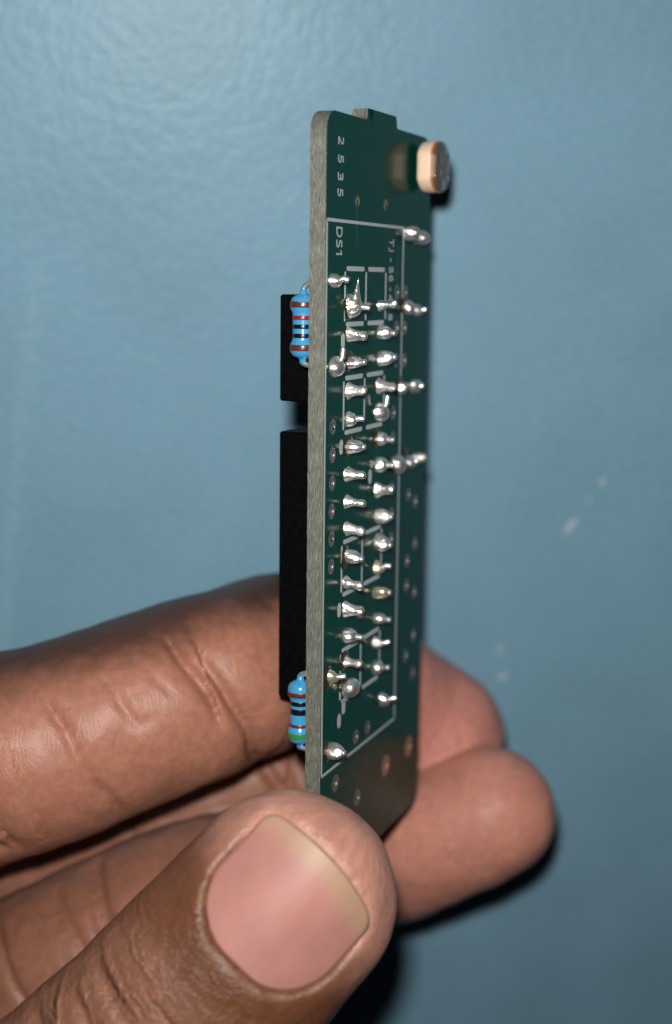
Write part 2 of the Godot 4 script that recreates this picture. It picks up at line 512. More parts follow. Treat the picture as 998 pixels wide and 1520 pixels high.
func socket(o: Node3D, v0: float, v1: float, pins: int, first: float) -> void:
	var st := MB.new()
	var lo := -THICK - 0.3; var hi := -THICK - 4.8
	var zc := (lo + hi) / 2; var zs := lo - hi
	for u in [5.15, 12.85]: st.box(bp(u, (v0 + v1) / 2, zc), Vector3(2.5, v1 - v0, zs), 0.18)
	for v in [v0 + 0.6, v1 - 0.6]: st.box(bp(9.0, v, zc - 0.4), Vector3(5.22, 1.15, zs - 1.2), 0.12)
	var so := part("chip_socket", st.mesh(), mat.black_plastic, o)
	st = MB.new(); st.box(Vector3.ZERO, Vector3(1.3, 0.8, 0.3), 0.1)
	var cm := st.mesh()
	st = MB.new(); st.box(Vector3.ZERO, Vector3(0.5, 0.3, 2.2), 0.05)
	for i in pins:
		for u in [5.15, 12.85]: part("contact", cm, mat.tinned_lead, so, bp(u, first + 2.54 * i, hi - 0.02))

func resistor(o: Node3D, u: float, v0: float, v1: float, l0: float, l1: float, names: Array, at: Array, wide: Array) -> void:
	var w := -THICK - 1.45
	var L := v1 - v0
	var prof := [[0.0, -0.5], [0.29, -0.5], [0.31, -0.25], [0.42, -0.02], [0.72, 0.08], [0.98, 0.28], [1.13, 0.6]]
	var body := [[1.15, 0.17], [1.13, 0.22], [1.0, 0.265], [0.93, 0.30], [0.92, 0.5], [0.93, 0.7], [1.0, 0.735], [1.13, 0.78], [1.15, 0.83]]
	var full := prof.duplicate()
	for b in body: full.append([b[0], b[1] * L])
	for k in range(prof.size() - 1, -1, -1): full.append([prof[k][0], L - prof[k][1]])
	var st := MB.new(); st.lathe(bp(u, v0, w), Vector3(0, -1, 0), full, 28)
	var r := part("resistor", st.mesh(), mat.resistor_blue, o)
	for i in names.size():
		var c: float = at[i] * L; var hw: float = wide[i] * L * 0.5
		var pr := []
		for e in [[-hw, -0.03], [-hw, 0.014], [-hw * 0.4, 0.018], [hw * 0.4, 0.018], [hw, 0.014], [hw, -0.03]]:
			var h: float = c + e[0]
			var rr := 0.0
			for k in full.size() - 1:
				if full[k][1] <= h and full[k + 1][1] >= h and full[k + 1][1] > full[k][1]: rr = lerpf(full[k][0], full[k + 1][0], (h - full[k][1]) / (full[k + 1][1] - full[k][1]))
			pr.append([rr + e[1], h])
		st = MB.new(); st.lathe(bp(u, v0, w), Vector3(0, -1, 0), pr, 28, 0.004, i)
		part("colour_band", st.mesh(), mat["band_" + names[i]], r)
	for s in [[v0 - 0.4, l0], [v1 + 0.4, l1]]:
		var path := [bp(u, s[0], w)]
		for k in range(1, 9):
			var a := PI / 2 * k / 8
			path.append(bp(u, lerpf(s[0], s[1], sin(a)), lerpf(w, -THICK + 0.2, 1.0 - cos(a))))
		path.append(bp(u, s[1], 0.1))
		st = MB.new(); st.tube(path, 0.26, 12); part("lead", st.mesh(), mat.tinned_lead, r)

func stadium(n: int, ru: float, rv: float, k := 1.0) -> Array:
	# a disc with two flats across u
	var l := []
	for i in n:
		var a := TAU * i / n
		l.append(Vector2(clampf(cos(a) * rv, -ru, ru) * k, sin(a) * rv * k))
	return l

func photoresistor(o: Node3D) -> void:
	var c := bp(23.0, -6.1, 0.12)
	var root := Node3D.new(); root.name = "photoresistor"; root.position = c * MM; o.add_child(root, true)
	var ring := stadium(48, 2.15, 2.5)
	var shell := func(prof: Array) -> ArrayMesh:
		var rows := []
		for q in prof:
			var row := []
			for p in ring:
				var d: Vector2 = p
				row.append(Vector3(d.x - d.normalized().x * q[0], -d.y + d.normalized().y * q[0], q[1]) if q[0] < 2.0 else Vector3(0, 0, q[1]))
			rows.append(row)
		var mb := MB.new(); mb.grid(rows); return mb.mesh()
	part("ceramic_body", shell.call([[9, 0.3], [0.5, 0.3], [0.18, 0.4], [0.03, 0.6], [0.0, 0.9], [0.0, 1.75], [0.1, 1.95], [0.3, 2.0], [9, 2.0]]), mat.ceramic, root)
	part("stained_rim", shell.call([[9, 1.85], [0.03, 1.85], [-0.02, 1.95], [-0.01, 2.12], [0.2, 2.2], [9, 2.2]]), mat.rust_rim, root)
	part("sensor_face", shell.call([[9, 2.1], [0.05, 2.12], [0.03, 2.25], [0.12, 2.42], [0.4, 2.55], [0.9, 2.62], [9, 2.65]]), mat.sensor_face, root)
	var zig := MB.new()
	for k in 7: zig.box(Vector3(0.0 if k % 2 == 0 else 0.15, -1.2 + 0.4 * k, 2.64), Vector3(2.3, 0.12, 0.05), 0.01)
	for k in 6: zig.box(Vector3(1.15 if k % 2 == 0 else -1.08, -1.0 + 0.4 * k, 2.64), Vector3(0.12, 0.52, 0.046), 0.01)
	part("sensor_track", zig.mesh(), mat.track, root)
	for s in [-1.0, 1.0]:
		var st := MB.new(); st.lathe(Vector3(s * 0.3, s * 1.7, 2.5), Vector3(0, 0, 1), [[0.5, 0.0], [0.42, 0.12], [0.2, 0.2], [0.0, 0.22]], 12, 0.08, 3)
		part("electrode", st.mesh(), mat.solder, root)
		st = MB.new(); st.tube([Vector3(0, s * 1.27, 0.6), Vector3(0, s * 1.27, 0.2), Vector3(0, s * 1.27, -0.9), Vector3(0, s * 1.27, -2.7)], 0.25, 8)
		part("lead", st.mesh(), mat.tinned_lead, root)

# every joint is a little different: kind, base, height, lean and the pin that stands out of it
func joint(o: Node3D, u: float, v: float, kind: String, seed_: int) -> void:
	var rng := RandomNumberGenerator.new(); rng.seed = 1000 + seed_
	var st := MB.new()
	var r := rng.randf_range(0.55, 0.74)
	var h := rng.randf_range(0.9, 1.5)
	var lean := Vector3(rng.randf_range(-0.12, 0.12), rng.randf_range(-0.15, 0.15), 0)
	var m: Material = mat.solder
	var pin := []
	match kind:
		"cone":
			st.lathe(Vector3.ZERO, Vector3(0, 0, 1), [[r * 1.05, 0.0], [r, 0.12], [r * 0.84, 0.32], [r * 0.68, h * 0.5], [r * 0.56, h * 0.85], [0.42, 1.45], [0.34, 1.72], [0.2, 1.84], [0.0, 1.87]], 18, 0.12, seed_, lean)
		"dome":
			st.lathe(Vector3.ZERO, Vector3(0, 0, 1), [[r, 0.0], [r * 1.06, 0.2], [r * 1.04, h * 0.5], [r * 0.86, h * 0.8], [r * 0.5, h * 1.05], [0.0, h * 1.12]], 18, 0.11, seed_, lean)
			pin = [Vector3.ZERO, Vector3(0, 0, h) + lean * h, Vector3(0, 0, 1.6) + lean * 1.7, Vector3(0, 0, 1.72) + lean * 1.8]
		"ball":
			st.lathe(Vector3.ZERO, Vector3(0, 0, 1), [[0.75, 0.0], [0.92, 0.2], [1.0, 0.6], [0.9, 1.05], [0.58, 1.38], [0.26, 1.5], [0.0, 1.53]], 20, 0.05, seed_, lean)
		"spike":
			st.lathe(Vector3.ZERO, Vector3(0, 0, 1), [[1.0, 0.0], [1.02, 0.25], [0.86, 0.6], [0.6, 0.95], [0.3, 1.2], [0.0, 1.3]], 18, 0.12, seed_, lean)
			st.lathe(Vector3(-0.1, 0.2, 0.6), Vector3(0.05, 1.0, 0.12), [[0.7, 0.0], [0.5, 0.5], [0.3, 1.1], [0.14, 1.8], [0.0, 2.4]], 12, 0.14, seed_ + 1)
			pin = [Vector3.ZERO, Vector3(0.1, 0, 1.0), Vector3(0.2, -0.1, 1.9)]
		"bent":
			st.lathe(Vector3.ZERO, Vector3(0, 0, 1), [[r, 0.0], [r, 0.15], [r * 0.85, 0.5], [r * 0.5, 0.85], [0.0, 0.98]], 18, 0.1, seed_, lean)
			pin = [Vector3.ZERO, Vector3(0, 0, 0.7), Vector3(0.1, rng.randf_range(0.0, 0.25), 1.1), Vector3(0.2, rng.randf_range(0.0, 0.35), 1.55)]
		"up":
			st.lathe(Vector3.ZERO, Vector3(0, 0, 1), [[0.95, 0.0], [0.98, 0.2], [0.86, 0.65], [0.5, 0.98], [0.0, 1.1]], 18, 0.08, seed_, lean)
			pin = [Vector3.ZERO, Vector3(0.05, 0.3, 0.6), Vector3(0.1, 0.85, 0.85), Vector3(0.1, 1.6, 0.9)]
	if seed_ % 5 == 3 and kind != "ball": m = mat.dull_solder
	if seed_ in [43, 30, 31]: m = mat.flux_solder
	if seed_ >= 50 and seed_ < 59: pin = [] if seed_ % 2 == 0 else [Vector3.ZERO, Vector3(0, 0, 0.8), Vector3(0.05, 0.1, 1.25)]
	if seed_ in [0, 2, 5, 9, 13, 14, 25, 43, 44, 52, 54, 57]:
		# burnt flux left on the board round the joint
		var fx := MB.new()
		fx.lathe(Vector3(rng.randf_range(-0.3, 0.1), rng.randf_range(-0.35, 0.35), 0.0), Vector3(0, 0, 1), [[1.05, 0.0], [0.98, 0.07], [0.7, 0.13], [0.0, 0.15]], 20, 0.16, seed_ + 90)
		part("flux_residue", fx.mesh(), mat.flux, o, bp(u, v, 0.0))
	var j := part("solder_joint", st.mesh(), m, o, bp(u, v, 0.0))
	if pin.size():
		st = MB.new(); st.tube(pin, 0.30, 12, 0.27)
		part("pin", st.mesh(), mat.tinned_lead, j)

func joints(o: Node3D) -> void:
	var kinds_near := ["spike", "cone", "dome", "cone", "bent", "dome", "cone", "cone", "cone", "dome", "cone", "cone", "dome", "cone", "ball"]
	var kinds_far := ["cone", "dome", "dome", "cone", "up", "dome", "dome", "cone", "dome", "dome", "bent", "dome", "dome", "bent", "dome"]
	for i in 15:
		joint(o, 5.18, 7.445 + 2.54 * i, kinds_near[i], i)
		joint(o, 12.80, 7.445 + 2.54 * i, kinds_far[i], 20 + i)
	joint(o, 1.1, 5.2, "bent", 41); joint(o, 1.65, 12.65, "up", 42); joint(o, 1.5, 40.9, "bent", 43); joint(o, 1.6, 48.1, "dome", 44)
	joint(o, 19.6, 0.5, "dome", 50); joint(o, 22.2, 0.7, "dome", 51)
	joint(o, 19.8, 7.7, "dome", 52); joint(o, 22.6, 8.0, "bent", 53)
	joint(o, 18.6, 15.7, "bent", 54); joint(o, 22.2, 15.7, "dome", 55)
	joint(o, 17.9, 23.3, "up", 56); joint(o, 21.0, 23.3, "dome", 57); joint(o, 23.2, 23.3, "dome", 58)
	joint(o, 15.0, 46.9, "bent", 59)

# ---------------------------------------------------------------- the hand
# chains of joints: x, y, z, radius (millimetres, about the lens)
const CHAINS := [
	[[-60.9, -37.5, -150.0, 11.3], [-36.3, -25.7, -140.0, 10.2], [-29.8, -23.6, -138.5, 9.9], [-11.8, -17.5, -143.0, 9.3], [-3.4, -16.3, -157.0, 8.8], [7.5, -24.3, -168.0, 8.4], [12.3, -27.6, -169.0, 8.4]],
	[[-69.8, -56.4, -172.0, 11.3], [-37.1, -41.6, -165.0, 10.0], [-8.8, -31.5, -164.0, 9.2], [4.2, -41.5, -169.0, 8.5], [11.3, -38.3, -163.0, 7.9], [18.0, -34.9, -160.0, 7.5]],
	[[-65.0, -67.4, -160.0, 11.3], [-36.7, -53.5, -150.0, 10.2], [-23.1, -46.2, -148.0, 9.6], [-13.1, -42.2, -150.0, 9.0], [-4.4, -42.4, -152.0, 8.4]],
	[[-54.0, -89.2, -138.0, 14.0], [-31.0, -62.1, -122.0, 11.6], [-14.1, -43.5, -116.0, 9.7], [-3.9, -32.5, -116.0, 9.0]],
	[[-59.5, -53.3, -160.0, 12.0], [-63.3, -79.4, -156.0, 15.0], [-61.7, -90.8, -152.0, 15.0]],
]
# which way the skin that faces us looks on each chain, and how flat the chain is along it
const FRONTS := [[0.05, -0.15, 1.0, 1.0], [0.0, 0.0, 1.0, 1.0], [0.0, 0.1, 1.0, 1.0], [0.0, 0.02, 1.0, 0.78], [0.0, 0.0, 1.0, 1.0]]
# creases: chain, place along it (mm), slant, half width, depth, middle angle, reach in angle
const CREASES := [
	[0, 54.0, 2.2, 2.0, 0.50, 0.1, 1.4], [0, 54.0, 2.2, 0.6, 0.85, 0.15, 1.35], [0, 40.6, 1.6, 0.5, 0.45, 0.1, 1.0], [0, 33.0, 2.6, 1.8, 0.35, 0.0, 1.2], [0, 33.0, 2.6, 0.6, 0.5, 0.0, 1.0], [0, 45.5, 2.5, 0.5, 0.3, -0.4, 0.4], [0, 48.5, 2.5, 0.4, 0.2, -0.5, 0.3],
	[1, 68.0, 1.5, 0.8, 1.0, -0.2, 1.4], [2, 50.0, -1.5, 0.7, 0.7, -0.5, 0.9], [2, 47.0, 1.5, 0.5, 0.4, -0.5, 0.7], [2, 36.5, -2.0, 1.6, 0.35, -0.5, 1.3], [2, 36.5, -2.0, 0.5, 0.9, -0.5, 1.2], [2, 41.0, 1.5, 0.45, 0.5, -0.3, 0.9], [1, 52.0, 2.0, 0.5, 0.7, 0.0, 1.3],
	[3, 67.1, 0.4, 0.5, 0.60, 0.0, 1.3], [3, 63.3, -0.8, 0.5, 0.65, 0.0, 1.2], [3, 60.3, 1.0, 0.55, 0.7, -0.3, 1.2], [3, 56.5, 1.0, 0.6, 0.5, 0.0, 1.2], [3, 53.0, -1.5, 0.7, 0.5, 0.0, 1.2],
]
var seg_a := PackedVector3Array()
var seg_d := PackedVector3Array()     # from joint to joint
var seg_l := PackedFloat32Array()
var seg_il := PackedFloat32Array()
var seg_r := PackedVector2Array()
var seg_s := PackedFloat32Array()     # place along the chain where it starts
var seg_c := PackedInt32Array()
var seg_f := PackedVector3Array()
var seg_t := PackedVector3Array()
var seg_k := PackedFloat32Array()
var near := PackedInt32Array()        # the segments that reach the block at hand
var hit_chain := 0
var hit_along := 0.0
var hit_angle := 0.0
var lump: FastNoiseLite
# the thumb's own axes at its last joint, for the nail
var tip := Vector3(-3.9, -32.5, -116.0)
var tip_a: Vector3; var tip_s: Vector3; var tip_n: Vector3

func prepare_hand() -> void:
	for c in CHAINS.size():
		var along := 0.0
		var fr := Vector3(FRONTS[c][0], FRONTS[c][1], FRONTS[c][2])
		var raw := []
		for q in CHAINS[c]: raw.append(Vector4(q[0], q[1], q[2], q[3]))
		var n := raw.size()
		var path := []
		for i in n - 1:
			var p0: Vector4 = raw[i - 1] if i > 0 else raw[0] * 2.0 - raw[1]
			var p3: Vector4 = raw[i + 2] if i + 2 < n else raw[n - 1] * 2.0 - raw[n - 2]
			var p1: Vector4 = raw[i]; var p2: Vector4 = raw[i + 1]
			for j in 4:
				var t := j / 4.0
				path.append(0.5 * (p1 * 2.0 + (p2 - p0) * t + (p0 * 2.0 - p1 * 5.0 + p2 * 4.0 - p3) * t * t + (p1 * 3.0 - p0 - p2 * 3.0 + p3) * t * t * t))
		path.append(raw[n - 1])
		for i in path.size() - 1:
			var p: Vector4 = path[i]; var q: Vector4 = path[i + 1]
			var a := Vector3(p.x, p.y, p.z); var d := Vector3(q.x, q.y, q.z) - a
			var x := d.normalized()
			var f := (fr - x * fr.dot(x)).normalized()
			seg_a.append(a); seg_d.append(d); seg_l.append(d.length()); seg_il.append(1.0 / d.length_squared()); seg_r.append(Vector2(p.w, q.w))
			seg_s.append(along); seg_c.append(c); seg_f.append(f); seg_t.append(x.cross(f)); seg_k.append(FRONTS[c][3])
			along += d.length()
	for i in seg_a.size(): near.append(i)
	var last := seg_c.find(4) - 1
	tip_a = seg_d[last].normalized(); tip_n = seg_f[last]; tip_s = tip_a.cross(tip_n)
	lump = FastNoiseLite.new(); lump.seed = 8; lump.frequency = 0.14; lump.fractal_octaves = 3

func nail_edge(s: float, a: float) -> float:
	# distance outside the nail's outline in the plane of the nail (negative inside)
	if a > 0.0: a += 0.034 * (s + 1.5) * (s + 1.5) - 0.1
	s += 0.5; a -= 0.1
	var r := 4.6 if a < 0.0 else 1.0
	var q := Vector2(absf(s) - 6.05 + r, absf(a) - 5.5 + r)
	return Vector2(maxf(q.x, 0), maxf(q.y, 0)).length() + minf(maxf(q.x, q.y), 0.0) - r

func skin_at(p: Vector3, fine: bool) -> float:
	var best := 1e9; var best_i := 0; var best_t := 0.0; var best_q := Vector3.ZERO
	var d := 1e9
	var cd := 1e9
	var prev := -1
	for i in near:
		if seg_c[i] != prev:
			if prev >= 0:
				var k := 0.5
				if prev == 4: k = 6.0
				var h := maxf(k - absf(d - cd), 0.0) / k
				d = minf(d, cd) - h * h * k * 0.25
				cd = 1e9
			prev = seg_c[i]
		var q := p - seg_a[i]
		var t := q.dot(seg_d[i]) * seg_il[i]
		t = clampf(t, 0.0, 1.0)
		q -= seg_d[i] * t
		var e: float
		if seg_k[i] < 1.0:
			var qn := q.dot(seg_f[i])
			var f := seg_k[i]
			if qn < 0.0: f = 0.70
			e = ((q + seg_f[i] * (qn / f - qn)).length() - lerpf(seg_r[i].x, seg_r[i].y, t)) * 0.82
		else:
			e = q.length() - lerpf(seg_r[i].x, seg_r[i].y, t)
		if e < best:
			best = e; best_i = i; best_t = t; best_q = q
		if cd < 1e8:
			var h2 := maxf(1.2 - absf(cd - e), 0.0) / 1.2
			cd = minf(cd, e) - h2 * h2 * 0.12
		else: cd = e
	var k3 := 8.0 if prev == 4 else 0.5
	var h3 := maxf(k3 - absf(d - cd), 0.0) / k3
	d = minf(d, cd) - h3 * h3 * k3 * 0.25
	if not fine or absf(d) > 2.2: return d
	hit_chain = seg_c[best_i]
	hit_along = seg_s[best_i] + best_t * seg_l[best_i]
	hit_angle = atan2(best_q.dot(seg_t[best_i]), best_q.dot(seg_f[best_i]))
	if best_t >= 1.0: hit_along += (p - seg_a[best_i] - seg_d[best_i]).dot(seg_d[best_i]) / seg_l[best_i]
	var rough := lump.get_noise_3dv(p) * 0.22
	for c in CREASES:
		if c[0] != hit_chain: continue
		var off: float = hit_angle - c[5]
		if absf(off) > c[6]: continue
		var x: float = (hit_along - c[1] - c[2] * off + lump.get_noise_2d(off * 2.5, c[1]) * 1.2) / c[3]
		if absf(x) < 3.0:
			var g := exp(-x * x) * (1.0 - sstep(0.6, 1.0, absf(off) / c[6]))
			d += c[4] * g
	if hit_chain != 3: d += rough
	else:
		var w := p - tip
		var s := w.dot(tip_s); var a := w.dot(tip_a); var nn := w.dot(tip_n)
		var e := nail_edge(s, a) if nn > 0.0 else 9.0
		d += rough * sstep(0.3, 2.5, e)
		if nn > 1.5 and a > -11.0:
			# the fold of skin round the nail, and the bed under it
			var wide := 1.5 if a < -3.0 else 1.1
			var fold := exp(-pow((e - 1.0) / (wide + 0.5), 2.0)) * 0.2 * (1.0 - sstep(1.0, 3.4, a))
			d -= fold
			d += (0.75 - 0.4 * sstep(1.0, 3.0, a)) * (1.0 - sstep(-0.05, 0.42, e))
	return d

func pigment_and_shade(p: Vector3) -> Color:  # the skin's own pigment, plus shade painted on the lower fingers
	var palm := Color(0.41, 0.180, 0.122); var dark := Color(0.085, 0.037, 0.023); var rosy := Color(0.66, 0.280, 0.235)
	var mott := lump.get_noise_3dv(p * 2.3) * 0.5 + lump.get_noise_3dv(p * 0.6)
	var c := palm
	if hit_chain == 3:
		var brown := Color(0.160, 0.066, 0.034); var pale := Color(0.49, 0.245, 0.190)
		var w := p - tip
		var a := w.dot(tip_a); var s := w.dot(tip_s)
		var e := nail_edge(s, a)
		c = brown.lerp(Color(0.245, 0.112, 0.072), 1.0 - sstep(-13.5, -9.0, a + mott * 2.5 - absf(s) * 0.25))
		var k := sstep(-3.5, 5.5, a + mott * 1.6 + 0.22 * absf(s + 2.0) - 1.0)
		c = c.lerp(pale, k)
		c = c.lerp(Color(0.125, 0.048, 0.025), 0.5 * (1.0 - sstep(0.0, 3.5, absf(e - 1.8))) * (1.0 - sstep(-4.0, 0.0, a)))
	else:
		var k := sstep(0.5, 1.2, -hit_angle + mott * 0.25) * (1.0 - sstep(76.0, 84.0, hit_along)) if hit_chain == 0 else 0.0
		k = maxf(k, sstep(0.75, 1.6, absf(hit_angle) + mott * 0.25) if hit_chain == 0 and hit_along < 70.0 else sstep(1.15, 1.9, absf(hit_angle) + mott * 0.25))  # brown sides; on the index the underside's shade is painted in too
		c = palm.lerp(dark, k)
		if hit_chain == 0: c = c.lerp(rosy, sstep(74.0, 84.0, hit_along) * 0.9)
		if hit_chain == 1: c = c.lerp(Color(0.24, 0.105, 0.066), 0.5 * (1.0 - sstep(72.0, 84.0, hit_along)))  # shade under the index, painted into the middle finger's colour
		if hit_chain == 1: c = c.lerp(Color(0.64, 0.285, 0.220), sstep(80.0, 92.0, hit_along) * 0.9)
		if hit_chain == 2: c = c.lerp(Color(0.22, 0.096, 0.060), 0.65)  # ring finger darkened: shade between the fingers put into its colour
	if hit_chain == 3:
		# pale rim of the cuticle: dry skin, with its glint painted into the colour
		var w := p - tip
		var e := nail_edge(w.dot(tip_s), w.dot(tip_a))
		if w.dot(tip_n) > 1.5: c = c.lerp(Color(0.36, 0.21, 0.155), 0.6 * exp(-pow((e - 0.42) / 0.22, 2.0)) * sstep(-0.2, 0.35, lump.get_noise_3dv(p * 3.0) + 0.25))
	var v := 1.0 + mott * 0.16
	return Color(c.r * v, c.g * v, c.b * v)

func skin_textures() -> void:
	var size := 1024
	var warp := noise_image(51, size, 0.006, 2).get_data()
	var pores := noise_image(52, size, 0.09, 2).get_data()
	var blot := noise_image(53, size, 0.02, 3).get_data()
	var rid := PackedByteArray(); rid.resize(size * size)
	var tone := PackedByteArray(); tone.resize(size * size * 3)
	for y in size:
		for x in size:
			var i := y * size + x
			var wv := warp[i] / 255.0 - 0.5
			var pv := pores[i] / 255.0 - 0.5
			var bl := blot[i] / 255.0 - 0.5
			var st := sin(TAU * (56.0 * x / size + wv * 3.5))
			rid[i] = int(clampf(128.0 + st * 32.0 * (0.6 + 1.6 * bl) + pv * 85.0 + bl * 30.0, 0, 255))
			var t := 0.93 + bl * 0.14 + pv * 0.06
			tone[i * 3] = int(clampf(t * 255.0, 0, 255)); tone[i * 3 + 1] = int(clampf((t - 0.012 - bl * 0.03) * 255.0, 0, 255)); tone[i * 3 + 2] = int(clampf((t - 0.02 - bl * 0.05) * 255.0, 0, 255))
	var tt := tex(tone, size, size, Image.FORMAT_RGB8)
	var dorsal := knuckle_relief()
	for k in [["palm_skin", tex(rid, size, size), 0.0052, 0.46], ["dorsal_skin", dorsal, 0.05, 0.43]]:
		var m := make(k[0], Color.WHITE, k[3], 0.0, 0.42)
		m.vertex_color_use_as_albedo = true
		m.albedo_texture = tt
		m.heightmap_enabled = true; m.heightmap_scale = k[2]; m.heightmap_texture = k[1]
		m.subsurf_scatter_enabled = true; m.subsurf_scatter_strength = 0.06
	mat.dorsal_skin.uv1_scale = Vector3.ONE; mat.dorsal_skin.texture_repeat = false

func knuckle_relief() -> ImageTexture:
	# back of the thumb, unrolled: x runs 64 mm towards the tip, y runs round it
	var w := 1536; var h := 768
	var fine := noise_image(61, 768, 0.16, 2).get_data(); var mid := noise_image(62, 768, 0.045, 3).get_data()
	var cell := noise_image(63, 768, 0.05, 1, FastNoiseLite.TYPE_CELLULAR).get_data()
	var z := PackedFloat32Array(); z.resize(w * h)
	for y in h:
		for x in w:
			var i := y * 768 + x % 768
			# plump little fields between the lines over the knuckle, finer towards the nail
			var k := 1.0 - sstep(42.0, 48.0, x * 64.0 / w)
			z[y * w + x] = 205.0 + (fine[i] - 128.0) * (0.09 + 0.10 * k) + (mid[i] - 128.0) * (0.07 + 0.10 * k) + (cell[i] - 128.0) * 0.08 * (0.3 + k)
	var rng := RandomNumberGenerator.new(); rng.seed = 77
	var lines := [
		[0.40, 175.0, [67.9, -1.35, 67.0, -0.8, 66.7, -0.3, 67.1, 0.0, 66.5, 0.35, 66.9, 0.8]],
		[0.40, 165.0, [63.2, -1.4, 61.0, -0.9, 59.8, -0.6, 59.2, -0.2, 59.8, 0.3]],
		[0.36, 160.0, [65.2, -1.25, 64.2, -0.9, 63.1, -0.5, 63.6, -0.1, 62.8, 0.4, 63.2, 0.9]],
		[0.30, 125.0, [61.9, -0.7, 61.2, -0.3, 61.0, 0.0, 61.6, 0.5]], [0.22, 70.0, [69.6, -0.7, 69.2, -0.2, 68.6, 0.2, 68.9, 0.6]],
		[0.22, 70.0, [75.8, 0.72, 73.2, 0.64, 71.0, 0.55, 68.5, 0.35]], [0.2, 60.0, [73.6, 0.45, 71.6, 0.3, 70.2, 0.1]], [0.2, 55.0, [70.6, -1.2, 69.8, -0.9, 69.9, -0.5]],
		[0.30, 125.0, [57.2, -1.2, 57.8, -0.6, 57.0, 0.0, 57.6, 0.6]], [0.30, 125.0, [54.6, -1.2, 54.0, -0.4, 54.8, 0.5]],
	]
	for n in 90:
		var a := rng.randf_range(52.0, 73.0); var f := rng.randf_range(-1.5, 1.2); var sl := rng.randf_range(-2.2, 2.2); var ln := rng.randf_range(0.12, 0.5)
		lines.append([rng.randf_range(0.09, 0.18), rng.randf_range(18.0, 48.0), [a, f, a + sl * ln + rng.randf_range(-0.2, 0.2), f + ln * 0.5, a + sl * ln, f + ln]])
	for n in 26:
		var f := rng.randf_range(-1.2, 1.1); var a := rng.randf_range(71.0, 74.5) + 2.0 * f * f
		lines.append([0.08, rng.randf_range(14.0, 30.0), [a, f, a + rng.randf_range(-0.5, 0.5), f + 0.12, a + rng.randf_range(-0.8, 0.8) , f + 0.26]])
	for l in lines:
		var pts: Array = l[2]
		var half: float = l[0]
		var span: float = pts[-1] - pts[1]
		for k in range(0, pts.size() - 2, 2):
			var y0: float = (0.5 + pts[k + 1] * 9.0 / 40.0) * h; var y1: float = (0.5 + pts[k + 3] * 9.0 / 40.0) * h
			for y in range(maxi(0, int(y0)), mini(h, int(y1))):
				var t: float = (y - y0) / maxf(y1 - y0, 1.0)
				var ease: float = t * t * (3.0 - 2.0 * t)
				var al: float = lerpf(pts[k], pts[k + 2], lerpf(t, ease, 0.5)) + (mid[y * 768 + int(half * 900.0)] - 128.0) * 0.0016
				var whole: float = (lerpf(pts[k + 1], pts[k + 3], t) - pts[1]) / span
				var deep: float = l[1] * (1.0 - pow(absf(whole * 2.0 - 1.0), 3.0))
				var cx := (al - 28.0) / 64.0 * w
				var rad := half / 64.0 * w
				for x in range(maxi(0, int(cx - rad * 3.0)), mini(w, int(cx + rad * 3.0) + 1)):
					var q := (x - cx) / rad
					z[y * w + x] -= deep * exp(-q * q) - deep * 0.16 * exp(-pow(absf(q) - 2.0, 2.0) * 2.0)
	var out := PackedByteArray(); out.resize(w * h)
	for i in w * h: out[i] = int(clampf(z[i], 0.0, 255.0))
	return tex(out, w, h)

